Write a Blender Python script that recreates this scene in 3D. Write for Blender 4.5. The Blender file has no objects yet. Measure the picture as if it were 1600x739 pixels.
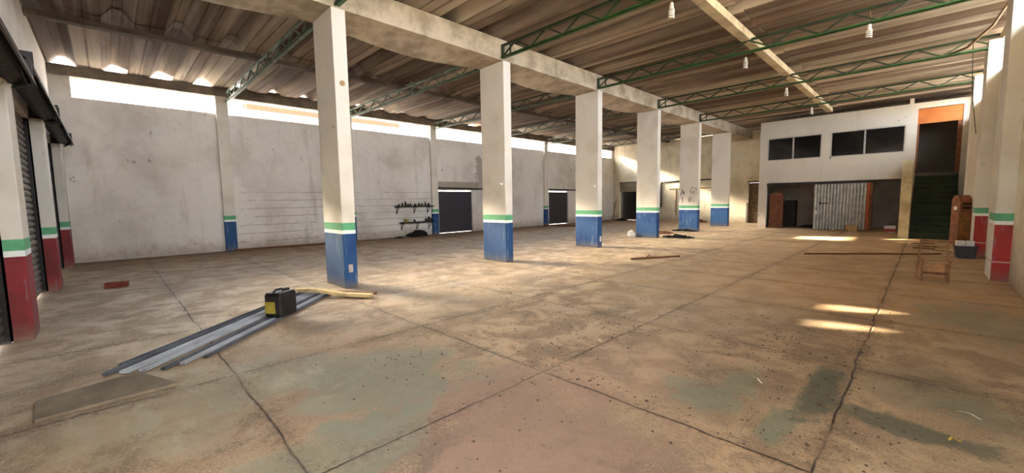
import bpy, bmesh, math, random
from mathutils import Vector, Matrix
R_ = random.Random(7)
sc = bpy.context.scene
C = sc.collection
PI = math.pi

# ------------------------------------------------------------------ camera
cam_d = bpy.data.cameras.new('camera'); cam_d.sensor_width = 36; cam_d.lens = 36*637.7425/1600
cam_d.clip_start = .05; cam_d.clip_end = 500
cam = bpy.data.objects.new('camera', cam_d); C.objects.link(cam)
F = Vector((-0.70868039, 0.70010884, -0.087291)); Rr = Vector((0.7036923, 0.71032728, -0.01588391)); U = Vector((-0.05088471, 0.07268262, 0.99605621))
cam.matrix_world = Matrix(((Rr.x, U.x, -F.x, 0), (Rr.y, U.y, -F.y, 0), (Rr.z, U.z, -F.z, 1.5), (0, 0, 0, 1)))
sc.camera = cam
sc.view_settings.view_transform = 'Standard'; sc.view_settings.look = 'None'; sc.view_settings.gamma = 1
sc.view_settings.use_curve_mapping = False
sc.view_settings.exposure = 4.28
sc.cycles.use_denoising = True
sc.cycles.max_bounces = 10; sc.cycles.diffuse_bounces = 8; sc.cycles.glossy_bounces = 4
sc.cycles.sample_clamp_indirect = 6

# ------------------------------------------------------------------ sky, sun, daylight openings
W = bpy.data.worlds.new('World'); sc.world = W; W.use_nodes = True
nt = W.node_tree; nt.nodes.clear()
def nn(nt, t, **kw):
    n = nt.nodes.new(t)
    for k, v in kw.items():
        if k.startswith('i_'):
            n.inputs[int(k[2:])].default_value = v
        else: setattr(n, k, v)
    return n
tc = nn(nt, 'ShaderNodeTexCoord')
sunside = Vector((-.90, -.28, .37)).normalized()
dp = nn(nt, 'ShaderNodeVectorMath', operation='DOT_PRODUCT'); dp.inputs[1].default_value = sunside
nt.links.new(tc.outputs['Generated'], dp.inputs[0])
mx = nn(nt, 'ShaderNodeMath', operation='MAXIMUM', i_1=0.0); nt.links.new(dp.outputs['Value'], mx.inputs[0])
pw = nn(nt, 'ShaderNodeMath', operation='POWER', i_1=90.0); nt.links.new(mx.outputs[0], pw.inputs[0])
ml = nn(nt, 'ShaderNodeMath', operation='MULTIPLY', i_1=105.0); nt.links.new(pw.outputs[0], ml.inputs[0])
bg1 = nn(nt, 'ShaderNodeBackground'); bg1.inputs[0].default_value = (1, .88, .68, 1); nt.links.new(ml.outputs[0], bg1.inputs[1])
bg2 = nn(nt, 'ShaderNodeBackground'); bg2.inputs[0].default_value = (.84, .91, 1.0, 1); bg2.inputs[1].default_value = 1.75
ad = nn(nt, 'ShaderNodeAddShader'); nt.links.new(bg1.outputs[0], ad.inputs[0]); nt.links.new(bg2.outputs[0], ad.inputs[1])
ow = nn(nt, 'ShaderNodeOutputWorld'); nt.links.new(ad.outputs[0], ow.inputs[0])
W.cycles.sampling_method = 'MANUAL'; W.cycles.sample_map_resolution = 512

sd = bpy.data.lights.new('sun', 'SUN'); sd.energy = 5.0; sd.angle = math.radians(.6); sd.color = (1, .86, .62)
sun = bpy.data.objects.new('sun', sd); C.objects.link(sun)
sun.rotation_mode = 'QUATERNION'; sun.rotation_quaternion = Vector((1, .35, -.343)).to_track_quat('-Z', 'Y')
sun.location = (-24, -8, 9)
def portal(cx, cy, cz, w, h, d):
    l = bpy.data.lights.new('sky_portal', 'AREA'); l.shape = 'RECTANGLE'; l.size = w; l.size_y = h; l.cycles.is_portal = True
    o = bpy.data.objects.new('sky_portal', l); C.objects.link(o); o.location = (cx, cy, cz)
    o.rotation_mode = 'QUATERNION'; o.rotation_quaternion = Vector(d).to_track_quat('-Z', 'Y')
Y0, SP = 2.89, 3.9535
YK = [Y0+SP*k for k in range(7)]

# ------------------------------------------------------------------ mesh helpers
class MB:
    def __init__(s): s.v = []; s.f = []
    def add(s, vs, fs):
        n = len(s.v); s.v += [tuple(v) for v in vs]; s.f += [tuple(i+n for i in f) for f in fs]; return s
    def box(s, a, b):
        x0, y0, z0 = a; x1, y1, z1 = b
        return s.add([(x0,y0,z0),(x1,y0,z0),(x1,y1,z0),(x0,y1,z0),(x0,y0,z1),(x1,y0,z1),(x1,y1,z1),(x0,y1,z1)],
              [(0,3,2,1),(4,5,6,7),(0,1,5,4),(1,2,6,5),(2,3,7,6),(3,0,4,7)])
    def obox(s, c, half, m):      # oriented box; m = 3x3
        vs = []
        for z in (-1, 1):
            for x, y in ((-1,-1),(1,-1),(1,1),(-1,1)):
                vs.append(Vector(c)+m @ Vector((x*half[0], y*half[1], z*half[2])))
        return s.add(vs, [(0,3,2,1),(4,5,6,7),(0,1,5,4),(1,2,6,5),(2,3,7,6),(3,0,4,7)])
    def bar(s, p, q, w, h=None, up=(0,0,1)):
        p, q = Vector(p), Vector(q); d = (q-p); L = d.length; d.normalize()
        u = Vector(up)
        if abs(d.dot(u)) > .98: u = Vector((1,0,0))
        r = d.cross(u).normalized(); u = r.cross(d)
        m = Matrix((r, d, u)).transposed()
        return s.obox((p+q)/2, (w/2, L/2, (h or w)/2), m)
    def tube(s, pts, r, n=8, closed=False, caps=True):
        pts = [Vector(p) for p in pts]; N = len(pts); rs = r if isinstance(r, (list, tuple)) else [r]*N
        base = len(s.v); prev = None
        for i, p in enumerate(pts):
            a = pts[(i-1) % N] if (closed or i > 0) else pts[i]; b = pts[(i+1) % N] if (closed or i < N-1) else pts[i]
            d = (b-a).normalized()
            u = prev if prev is not None else (Vector((0,0,1)) if abs(d.z) < .9 else Vector((1,0,0)))
            u = (u-d*u.dot(d)).normalized(); prev = u; w = d.cross(u)
            for k in range(n):
                t = 2*PI*k/n; s.v.append(tuple(p+(u*math.cos(t)+w*math.sin(t))*rs[i]))
        M = N if closed else N-1
        for i in range(M):
            for k in range(n):
                a = base+i*n+k; b = base+i*n+(k+1) % n; j = (i+1) % N
                s.f.append((a, b, base+j*n+(k+1) % n, base+j*n+k))
        if not closed and caps:
            s.f.append(tuple(base+k for k in reversed(range(n)))); s.f.append(tuple(base+(N-1)*n+k for k in range(n)))
        return s
    def lathe(s, prof, c=(0,0,0), n=16):
        base = len(s.v); c = Vector(c)
        for r, z in prof:
            for k in range(n):
                t = 2*PI*k/n; s.v.append((c.x+r*math.cos(t), c.y+r*math.sin(t), c.z+z))
        for i in range(len(prof)-1):
            for k in range(n):
                s.f.append((base+i*n+k, base+i*n+(k+1) % n, base+(i+1)*n+(k+1) % n, base+(i+1)*n+k))
        s.f.append(tuple(base+k for k in reversed(range(n)))); s.f.append(tuple(base+(len(prof)-1)*n+k for k in range(n)))
        return s
    def prism(s, poly, a, b, axis='y'):  # polygon in the other two axes, extruded a..b
        n = len(poly); base = len(s.v)
        for t in (a, b):
            for p, q in poly:
                s.v.append({'x': (t,p,q), 'y': (p,t,q), 'z': (p,q,t)}[axis])
        s.f.append(tuple(base+i for i in range(n))); s.f.append(tuple(base+n+i for i in reversed(range(n))))
        for i in range(n):
            j = (i+1) % n; s.f.append((base+i, base+n+i, base+n+j, base+j))
        return s
    def mesh(s, name, mat, smooth=False):
        me = bpy.data.meshes.new(name); me.from_pydata(s.v, [], s.f); me.update()
        bm = bmesh.new(); bm.from_mesh(me); bmesh.ops.recalc_face_normals(bm, faces=bm.faces); bm.to_mesh(me); bm.free()
        if smooth:
            for p in me.polygons: p.use_smooth = True
        if mat: me.materials.append(mat)
        return me
    def build(s, name, mat, parent=None, smooth=False, bevel=0, seg=2, solid=0, edge=False):
        o = bpy.data.objects.new(name, s.mesh(name, mat, smooth)); C.objects.link(o)
        if parent: o.parent = parent
        if solid:
            m = o.modifiers.new('s', 'SOLIDIFY'); m.thickness = solid; m.offset = 1
        if bevel:
            m = o.modifiers.new('b', 'BEVEL'); m.width = bevel; m.segments = seg; m.limit_method = 'ANGLE'; m.angle_limit = math.radians(40)
        if edge:
            m = o.modifiers.new('e', 'EDGE_SPLIT'); m.split_angle = math.radians(40)
        return o
def tag(o, label=None, cat=None, group=None, kind=None):
    if label: o['label'] = label
    if cat: o['category'] = cat
    if group: o['group'] = group
    if kind: o['kind'] = kind
    return o
def empty(name, loc, rz=0, label=None, cat=None, group=None):
    o = bpy.data.objects.new(name, None); C.objects.link(o); o.location = loc; o.rotation_euler = (0,0,rz); o.empty_display_size = .1
    return tag(o, label, cat, group)
def kids(o): return [c for c in C.objects if c.parent == o]
def copy_tree(o, parent=None):
    c = o.copy(); C.objects.link(c)
    if parent: c.parent = parent
    for ch in list(kids(o)): copy_tree(ch, c)
    return c
def struct(o): o['kind'] = 'structure'; return o

def wall(name, mat, axis, p0, p1, u0, u1, z0, z1, holes=(), parent=None):
    """a wall p0..p1 thick along axis, u0..u1 long, z0..z1 high, with rectangular openings (u0,u1,z0,z1)"""
    us = sorted(set([u0, u1]+[min(max(h[i], u0), u1) for h in holes for i in (0, 1)]))
    zs = sorted(set([z0, z1]+[min(max(h[i], z0), z1) for h in holes for i in (2, 3)]))
    def solid(i, j):
        if i < 0 or j < 0 or i >= len(us)-1 or j >= len(zs)-1: return False
        cu = (us[i]+us[i+1])/2; cz = (zs[j]+zs[j+1])/2
        return not any(h[0] < cu < h[1] and h[2] < cz < h[3] for h in holes)
    P = (lambda p, u, z: (p, u, z)) if axis == 'x' else (lambda p, u, z: (u, p, z))
    m = MB()
    for i in range(len(us)-1):
        for j in range(len(zs)-1):
            if not solid(i, j): continue
            a, b, c, d = us[i], us[i+1], zs[j], zs[j+1]
            for p in (p0, p1): m.add([P(p,a,c), P(p,b,c), P(p,b,d), P(p,a,d)], [(0,1,2,3)])
            if not solid(i-1, j): m.add([P(p0,a,c), P(p1,a,c), P(p1,a,d), P(p0,a,d)], [(0,1,2,3)])
            if not solid(i+1, j): m.add([P(p0,b,c), P(p1,b,c), P(p1,b,d), P(p0,b,d)], [(0,1,2,3)])
            if not solid(i, j-1): m.add([P(p0,a,c), P(p1,a,c), P(p1,b,c), P(p0,b,c)], [(0,1,2,3)])
            if not solid(i, j+1): m.add([P(p0,a,d), P(p1,a,d), P(p1,b,d), P(p0,b,d)], [(0,1,2,3)])
    me = bpy.data.meshes.new(name); me.from_pydata(m.v, [], m.f)
    bm = bmesh.new(); bm.from_mesh(me); bmesh.ops.remove_doubles(bm, verts=bm.verts, dist=1e-5)
    bmesh.ops.recalc_face_normals(bm, faces=bm.faces); bm.to_mesh(me); bm.free()
    me.materials.append(mat)
    o = bpy.data.objects.new(name, me); C.objects.link(o)
    if parent: o.parent = parent
    else: struct(o)
    return o

# ------------------------------------------------------------------ material helpers
class NT:
    def __init__(s, name, rough=.8, metal=0, spec=.3):
        s.m = bpy.data.materials.new(name); s.m.use_nodes = True; s.t = s.m.node_tree
        s.b = s.t.nodes['Principled BSDF']; s.b.inputs['Roughness'].default_value = rough; s.b.inputs['Metallic'].default_value = metal
        s.b.inputs['Specular IOR Level'].default_value = spec
        s.geo = None
    def pos(s, obj=False):
        if obj: return nn(s.t, 'ShaderNodeTexCoord').outputs['Object']
        return nn(s.t, 'ShaderNodeNewGeometry').outputs['Position']
    def L(s, a, b): s.t.links.new(a, b)
    def _in(s, n, i, v):
        if isinstance(v, bpy.types.NodeSocket): s.L(v, n.inputs[i])
        elif v is not None: n.inputs[i].default_value = v
    def math(s, op, a, b=None, c=None, clamp=False):
        n = nn(s.t, 'ShaderNodeMath', operation=op, use_clamp=clamp); s._in(n, 0, a); s._in(n, 1, b)
        if c is not None: s._in(n, 2, c)
        return n.outputs[0]
    def vmul(s, v, k):
        n = nn(s.t, 'ShaderNodeVectorMath', operation='MULTIPLY'); s._in(n, 0, v); n.inputs[1].default_value = k; return n.outputs[0]
    def noise(s, v, scale, detail=4, rough=.55, stretch=None, dist=0, off=None):
        if stretch: v = s.vmul(v, stretch)
        if off:
            n0 = nn(s.t, 'ShaderNodeVectorMath', operation='ADD'); s._in(n0, 0, v); n0.inputs[1].default_value = off; v = n0.outputs[0]
        n = nn(s.t, 'ShaderNodeTexNoise'); s._in(n, 'Vector', v); n.inputs['Scale'].default_value = scale
        n.inputs['Detail'].default_value = detail; n.inputs['Roughness'].default_value = rough; n.inputs['Distortion'].default_value = dist
        return n.outputs['Fac']
    def step(s, f, a, b, lo=0., hi=1.):   # smooth map
        n = nn(s.t, 'ShaderNodeMapRange', interpolation_type='SMOOTHSTEP'); s._in(n, 0, f)
        n.inputs[1].default_value = a; n.inputs[2].default_value = b; n.inputs[3].default_value = lo; n.inputs[4].default_value = hi
        return n.outputs[0]
    def mix(s, f, a, b, mode='MIX'):
        n = nn(s.t, 'ShaderNodeMix', data_type='RGBA', blend_type=mode, clamp_factor=True)
        s._in(n, 0, f); s._in(n, 6, a); s._in(n, 7, b); return n.outputs[2]
    def sep(s, v):
        n = nn(s.t, 'ShaderNodeSeparateXYZ'); s._in(n, 0, v); return n.outputs
    def bump(s, h, strength=.3, dist=.02):
        n = nn(s.t, 'ShaderNodeBump'); n.inputs['Strength'].default_value = strength; n.inputs['Distance'].default_value = dist
        s.L(h, n.inputs['Height']); s.L(n.outputs[0], s.b.inputs['Normal'])
    def col(s, c): s._in(s.b, 'Base Color', c); return s
    def rough(s, r): s._in(s.b, 'Roughness', r); return s
def c4(r, g, b):   # sRGB 0-255 -> linear
    f = lambda x: (x/255/12.92) if x/255 <= .04045 else ((x/255+.055)/1.055)**2.4
    return (f(r), f(g), f(b), 1)
def flat(name, rgb, rough=.6, metal=0, var=.15, scale=20, spec=.3):
    n = NT(name, rough, metal, spec); p = n.pos(True); f = n.noise(p, scale, 4)
    c = c4(*rgb); d = tuple(x*(1-var*2) for x in c[:3])+(1,)
    n.col(n.mix(n.step(f, .35, .7), c, d)); return n.m

def wall_mat(name, base=(224,218,210), dirt=(156,142,124), courses=False, grime=1.0):
    n = NT(name, .85, 0, .2); p = n.pos(); x, y, z = n.sep(p)
    big = n.noise(p, .55, 5, .6); fine = n.noise(p, 6, 5, .65); spot = n.noise(p, 2.6, 6, .7, off=(9,3,4))
    c = n.mix(n.step(big, .42, .72, 0, .45*grime), c4(*base), c4(*dirt))
    c = n.mix(n.step(fine, .5, .8, 0, .35*grime), c, c4(168,156,136))
    run = n.noise(p, 3.0, 4, .6, stretch=(1, 1, .12), off=(3,1,0))
    c = n.mix(n.step(run, .55, .78, 0, .4*grime), c, c4(150,140,120))
    # dirt band rising from the floor, with its own ragged outline
    h = n.math('ADD', z, n.math('MULTIPLY', n.math('SUBTRACT', fine, .5), .9))
    c = n.mix(n.step(h, .5, .0, 0, .55), c, c4(128,106,84))
    chip = n.step(spot, .665, .69); c = n.mix(n.math('MULTIPLY', chip, .75), c, c4(92,80,68))
    hh = fine
    if courses:
        s = n.math('PINGPONG', n.math('ADD', z, n.math('MULTIPLY', n.noise(p, .8, 2), .05)), .14)
        ln = n.step(s, .018, .004)
        m1 = n.math('MULTIPLY', n.step(z, 2.15, 2.1), n.math('MULTIPLY', n.step(y, 3.0, 3.1), n.step(y, 10.7, 10.6)))
        gap = n.step(n.noise(p, 1.1, 3, off=(0,0,7)), .36, .5)
        c = n.mix(n.math('MULTIPLY', n.math('MULTIPLY', ln, m1), n.math('MULTIPLY', gap, .6)), c, c4(110,98,84))
        # blockwork band of bare cement over the doors
        m2 = n.math('MULTIPLY', n.math('MULTIPLY', n.step(n.math('ADD', z, n.math('MULTIPLY', fine, .2)), 2.1, 2.2), n.step(z, 2.5, 2.42)),
                    n.math('MULTIPLY', n.step(y, 10.9, 11.), n.step(y, 13.6, 13.5)))
        c = n.mix(n.math('MULTIPLY', m2, .8), c, c4(150,136,116))
        m3 = n.math('MULTIPLY', n.math('MULTIPLY', n.step(z, 2.1, 2.2), n.step(n.math('ADD', z, n.math('MULTIPLY', spot, .8)), 4.2, 4.1)),
                    n.math('MULTIPLY', n.step(n.math('ADD', y, fine), 13.9, 14.), n.step(y, 15.2, 15.1)))
        c = n.mix(n.math('MULTIPLY', m3, .7), c, c4(146,134,114))
    n.col(c); n.bump(n.math('ADD', hh, n.math('MULTIPLY', chip, -.8)), .35, .015); return n.m

def column_mat(name, base_rgb, base2, top=(214,206,192), side=False):
    n = NT(name, .65, 0, .35); p = n.pos(); x, y, z = n.sep(p)
    fine = n.noise(p, 9, 5, .65); big = n.noise(p, 1.2, 4); drip = n.noise(p, 12, 4, .6, stretch=(1, 1, .15))
    w = n.mix(n.step(big, .45, .75, 0, .5), c4(*top), c4(178,166,146))
    w = n.mix(n.step(n.noise(p, 5, 6, .7, off=(5,5,5)), .66, .7, 0, .7), w, c4(96,84,72))
    bl = n.mix(n.step(big, .4, .6), c4(*base_rgb), c4(*base2))
    bl = n.mix(n.step(drip, .58, .72, 0, .5), bl, c4(120,134,142))
    bl = n.mix(n.step(n.math('ADD', z, n.math('MULTIPLY', fine, .35)), .42, .1, 0, .75), bl, c4(110,100,84))
    if side: bl = n.mix(n.step(x, .848, .842), bl, w); bl = n.mix(n.step(n.math('ABSOLUTE', n.math('SUBTRACT', z, .33)), .014, .01), bl, c4(190,150,140))
    zz = n.math('ADD', z, n.math('MULTIPLY', n.math('SUBTRACT', n.noise(p, 7, 2), .5), .012))
    c = n.mix(n.step(zz, .962, .966), bl, c4(226,228,222))
    c = n.mix(n.step(zz, 1.028, 1.032), c, n.mix(n.step(fine, .4, .8), c4(92,164,116), c4(84,140,104)))
    c = n.mix(n.step(zz, 1.156, 1.160), c, w)
    n.col(c); n.bump(fine, .25, .01); return n.m

M = {}
M['wall'] = wall_mat('painted_wall', courses=True)
M['wall_plain'] = wall_mat('painted_wall_plain')
M['wall_warm'] = wall_mat('painted_wall_cream', (224,214,188), (164,146,114), grime=1.4)
M['wall_mezz'] = wall_mat('mezzanine_paint', (188,180,166), (156,146,132), grime=.7)
M['col_blue'] = column_mat('column_blue', (13,56,106), (28,70,114))
M['col_red_side'] = column_mat('column_red_right', (158,42,38), (136,40,34), (212,206,192), True)
M['col_red'] = column_mat('column_red', (134,38,42), (110,38,40), (208,202,190))
def concrete(name, a, b, sc_=2.0):
    n = NT(name, .9, 0, .2); p = n.pos(); f = n.noise(p, sc_, 6, .65); g = n.noise(p, 14, 5, .7)
    c = n.mix(n.step(f, .35, .68), c4(*a), c4(*b)); c = n.mix(n.step(g, .55, .8, 0, .5), c, c4(120,106,90))
    n.col(c); n.bump(g, .4, .015); return n.m
M['beam'] = concrete('beam_concrete', (196,182,160), (150,136,116))
M['lintel'] = concrete('lintel_concrete', (140,130,118), (106,98,90))
M['purlin'] = concrete('purlin_concrete', (206,192,160), (168,150,124))
M['purlin_dark'] = concrete('purlin_dark_concrete', (122,112,104), (96,88,82))
M['cement_pillar'] = concrete('pillar_cement', (196,186,152), (160,146,116))

# roof sheets
n = NT('asbestos_sheet', .9, 0, .2); p = n.pos(); x, y, z = n.sep(p)
cell = n.math('FLOOR', n.math('DIVIDE', n.math('ADD', y, 1.05), .9884))
cellx = n.math('FLOOR', n.math('DIVIDE', n.math('ADD', x, 16.6), 4.5))
wn = nn(n.t, 'ShaderNodeTexWhiteNoise', noise_dimensions='2D'); cb = nn(n.t, 'ShaderNodeCombineXYZ'); n.L(cell, cb.inputs[0]); n.L(cellx, cb.inputs[1]); n.L(cb.outputs[0], wn.inputs['Vector'])
st = n.noise(p, 2.4, 5, .55, stretch=(.05, 1.1, .3)); st2 = n.noise(p, 9, 5, .6, stretch=(.06, 1.3, .5), off=(2,2,2)); bl = n.noise(p, .9, 4, .6)
c = n.mix(n.step(st, .36, .64), c4(196,182,166), c4(104,88,76))
c = n.mix(n.step(st2, .48, .7, 0, .6), c, c4(84,70,60))
c = n.mix(n.step(bl, .5, .72, 0, .6), c, c4(150,134,114))
c = n.mix(n.math('MULTIPLY', wn.outputs['Value'], .45), c, c4(112,90,80))
ph = n.math('ADD', n.math('DIVIDE', n.math('ADD', y, 1.05), .9884), n.math('MULTIPLY', n.math('SUBTRACT', st, .5), .06))
half = n.math('FLOOR', n.math('ADD', n.math('MULTIPLY', ph, 2.0), .5))
w2 = nn(n.t, 'ShaderNodeTexWhiteNoise', noise_dimensions='2D'); c2 = nn(n.t, 'ShaderNodeCombineXYZ'); n.L(half, c2.inputs[0]); n.L(cellx, c2.inputs[1]); n.L(c2.outputs[0], w2.inputs['Vector'])
c = n.mix(n.step(w2.outputs['Value'], .35, .9, 0, .65), c, c4(90,74,64))
c = n.mix(n.step(w2.outputs['Value'], .45, .0, 0, .5), c, c4(204,192,174))
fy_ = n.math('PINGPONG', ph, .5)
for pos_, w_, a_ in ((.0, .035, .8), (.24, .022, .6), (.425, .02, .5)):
    c = n.mix(n.math('MULTIPLY', n.step(n.math('ABSOLUTE', n.math('SUBTRACT', fy_, pos_)), w_, .0, 0, a_), n.step(bl, .35, .5, .5, 1)), c, c4(66,54,46))  # seam dirt, plus folds darkened in colour to stand in for relief shading
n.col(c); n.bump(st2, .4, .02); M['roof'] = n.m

# floor slab with joints, paint remains and dust
n = NT('concrete_floor', .7, 0, .4); p = n.pos(); x, y, z = n.sep(p)
wob = n.math('MULTIPLY', n.math('SUBTRACT', n.noise(p, 1.4, 5, .65), .5), .09)
wob2 = n.math('MULTIPLY', n.math('SUBTRACT', n.noise(p, 1.1, 4, .6, off=(7,2,1)), .5), .09)
fx = n.math('DIVIDE', n.math('ADD', n.math('ADD', x, .36), wob), 1.935); fy = n.math('DIVIDE', n.math('ADD', n.math('ADD', y, -.70), wob2), 1.92)
jx = n.math('MULTIPLY', n.math('PINGPONG', fx, .5), 1.935); jy = n.math('MULTIPLY', n.math('PINGPONG', fy, .5), 1.92)
j = n.math('MINIMUM', jx, jy)
wn = nn(n.t, 'ShaderNodeTexWhiteNoise', noise_dimensions='2D'); cb = nn(n.t, 'ShaderNodeCombineXYZ')
n.L(n.math('FLOOR', fx), cb.inputs[0]); n.L(n.math('FLOOR', fy), cb.inputs[1]); n.L(cb.outputs[0], wn.inputs['Vector'])
big = n.noise(p, .45, 5, .6); mid = n.noise(p, 2.1, 8, .68, dist=.4); fine = n.noise(p, 22, 6, .8); strk = n.noise(p, 1.6, 8, .72, stretch=(1, .5, 1), off=(1,8,0))
gr = n.noise(p, 70, 4, .7)
c = n.mix(n.step(mid, .42, .58), c4(176,150,118), c4(122,100,78))
c = n.mix(n.step(big, .40, .62, 0, .7), c, c4(156,136,108))
c = n.mix(n.math('MULTIPLY', wn.outputs['Value'], .45), c, c4(132,112,94))
c = n.mix(n.step(strk, .52, .62, 0, .65), c, c4(102,88,74))
c = n.mix(n.step(strk, .44, .30, 0, .6), c, c4(182,162,136))
c = n.mix(n.step(fine, .53, .66, 0, .7), c, c4(84,68,56))
c = n.mix(n.step(gr, .5, .68, 0, .6), c, c4(196,178,152))
lf = n.step(n.math('ADD', x, n.math('MULTIPLY', big, 4.)), -3.5, -9.)
c = n.mix(n.math('MULTIPLY', lf, .5), c, c4(128,100,74))  # window side darkened in colour to hold back its daylight brightness
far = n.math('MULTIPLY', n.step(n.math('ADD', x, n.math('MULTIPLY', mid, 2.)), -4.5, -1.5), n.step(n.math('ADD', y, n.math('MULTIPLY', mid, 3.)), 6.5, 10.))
c = n.mix(n.math('MULTIPLY', far, .55), c, c4(206,170,126))  # far right floor lightened in colour in place of missing light
def blob(cx, cy, rx, ry, soft=.5):
    dx = n.math('DIVIDE', n.math('SUBTRACT', x, cx), rx); dy = n.math('DIVIDE', n.math('SUBTRACT', y, cy), ry)
    d = n.math('SQRT', n.math('ADD', n.math('MULTIPLY', dx, dx), n.math('MULTIPLY', dy, dy)))
    d = n.math('ADD', d, n.math('MULTIPLY', n.math('SUBTRACT', mid, .5), 3.6)); d = n.math('ADD', d, n.math('MULTIPLY', n.math('SUBTRACT', fine, .5), 1.8))
    d = n.math('ADD', d, n.math('MULTIPLY', n.math('SUBTRACT', strk, .5), 2.4))
    return n.step(d, 1.0+soft*.5, 1.0-soft*.5)
c = n.mix(n.math('MULTIPLY', blob(-1.75, 1.55, 1.15, .8), .75), c, c4(96,80,72))
pinks = [(-3.5,1.2,1.0,.9,.5), (-2.0,1.9,.9,.7,.5), (-1.7,3.2,.8,.7,.4)]
for cx, cy, rx, ry, a in pinks: c = n.mix(n.math('MULTIPLY', blob(cx, cy, rx, ry), a), c, c4(144,116,98))
for cx, cy, rx, ry, a in [(-3.2,1.55,.55,.75,.7), (-3.9,1.0,.5,.5,.55), (-2.4,1.0,.35,.5,.6), (-1.1,3.15,.28,.3,.7), (-.62,2.95,.1,.3,.8), (-.98,3.6,.16,.3,.6), (.5,7.3,.5,.9,.5), (.35,4.1,.2,.3,.5)]:
    c = n.mix(n.math('MULTIPLY', blob(cx, cy, rx, ry), a), c, c4(108,114,98))
for cx, cy, rx, ry, a in [(-.5,3.9,.11,.6,.9), (-.02,3.55,.35,.14,.8), (.1,4.4,.3,.45,.4)]:
    c = n.mix(n.math('MULTIPLY', blob(cx, cy, rx, ry), a), c, c4(78,82,70))
pale = n.noise(p, 3.0, 7, .75, stretch=(.5, 1, 1), off=(4,4,4))
c = n.mix(n.math('MULTIPLY', blob(-3.9, .25, .8, .8, .9), n.step(pale, .48, .62, 0, .7)), c, c4(176,166,146))
for cx, cy, rx, ry in [(-3.9,.35,.9,.9)]: c = n.mix(n.math('MULTIPLY', blob(cx, cy, rx, ry, 1.), .5), c, c4(134,128,108))
dirt = n.step(n.math('SUBTRACT', -15.1, n.math('ADD', x, n.math('MULTIPLY', mid, 1.))), -.9, .5, 0, .6)
c = n.mix(dirt, c, c4(92,74,60))
gap = n.step(n.noise(p, 1.6, 5, .65, off=(0,0,3)), .40, .56, .2, 1)
c = n.mix(n.math('MULTIPLY', n.step(j, .16, .02), n.step(fine, .46, .6, 0, .55)), c, c4(86,68,54))
c = n.mix(n.math('MULTIPLY', n.step(j, .05, .0), .22), c, c4(104,84,66))
c = n.mix(n.math('MULTIPLY', n.math('MULTIPLY', n.step(n.math('SUBTRACT', j, n.math('MULTIPLY', fine, .008)), .005, .0), gap), .9), c, c4(46,35,27))
n.col(c); n.rough(n.step(mid, .3, .7, .48, .85))
hh = n.math('ADD', n.math('MULTIPLY', n.step(j, .0, .014), 1.5), n.math('ADD', n.math('MULTIPLY', fine, .55), mid))
n.bump(hh, .5, .015); M['floor'] = n.m

def green_paint(name, a, b):
    n = NT(name, .5, .0, .4); p = n.pos(); f = n.noise(p, 5, 5, .6); n.col(n.mix(n.step(f, .4, .68), c4(*a), c4(*b))); return n.m
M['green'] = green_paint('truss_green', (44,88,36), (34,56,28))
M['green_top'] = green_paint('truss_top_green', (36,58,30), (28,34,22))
M['green_dark'] = green_paint('truss_dark', (50,66,40), (42,38,32))
M['green_pale'] = green_paint('truss_pale', (112,134,112), (76,88,72))
M['steel_dark'] = flat('dark_steel', (52,48,46), .5, .6)
M['black'] = flat('plain_black', (30,27,25), .8)
M['glass'] = NT('dark_glass', .08, 0, .6).col(c4(14,14,16)).m
M['alu'] = flat('aluminium', (176,172,164), .4, .6)
M['orange'] = flat('orange_panel', (176,98,42), .6, 0, .1, 3)
M['orange_rust'] = flat('rusty_orange', (170,84,46), .8)
M['door'] = flat('charcoal_door', (62,60,66), .6, .2)
M['shutter'] = flat('shutter_steel', (118,108,98), .55, .35, .25, 6)
M['drum'] = flat('greasy_drum', (66,58,54), .6, .3, .3, 8)
M['white'] = flat('white_plastic', (226,222,212), .4, 0, .08)
M['brick'] = flat('red_brick', (118,58,46), .9, 0, .2, 9)
M['wood_pale'] = flat('pale_timber', (200,176,128), .8, 0, .2, 5)
M['wood_red'] = flat('red_brown_wood', (134,82,50), .6, 0, .2, 6)
M['wood_dark'] = flat('brown_wood', (116,70,44), .7, 0, .2, 6)
M['wood_chair'] = flat('chair_wood', (144,98,58), .6, 0, .2, 8)
M['galv'] = flat('galvanised_steel', (176,180,186), .4, .25, .15, 3)
M['galv_dark'] = flat('dark_galvanised_steel', (96,98,106), .45, .3, .2, 3)
M['sheet'] = flat('corrugated_steel', (186,184,174), .5, .1, .2, 5)
M['can'] = flat('black_jerrycan_plastic', (34,30,28), .45, 0, .3, 9)
M['yellow'] = flat('yellow_label', (160,142,56), .6)
M['slabm'] = concrete('loose_slab', (128,116,100), (104,94,80))
M['bin'] = flat('blue_grey_tub', (56,60,66), .5)
M['card'] = flat('cardboard', (176,142,98), .9)
M['red'] = flat('faded_red', (176,66,62), .7)
M['bag'] = flat('white_bag', (220,214,204), .5, 0, .1)
M['stair'] = flat('green_stair_paint', (46,58,34), .7, 0, .2, 4)
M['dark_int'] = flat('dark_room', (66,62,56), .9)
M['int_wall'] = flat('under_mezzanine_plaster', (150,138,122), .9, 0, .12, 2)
M['tile'] = flat('orange_roof_tile', (112,44,20), .8)
M['nbr'] = flat('neighbour_wall', (226,214,204), .8, 0, .12, 3)
M['cable'] = flat('brown_cable', (128,98,72), .7)
M['ink'] = flat('black_marker', (52,50,50), .8)
M['bulb'] = flat('aged_bulb', (206,196,178), .5, 0, .1)
M['patch'] = flat('pinkish_patch', (178,160,156), .8)
M['ground'] = flat('pale_yard', (186,172,148), .9, 0, .1, 1)

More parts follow.
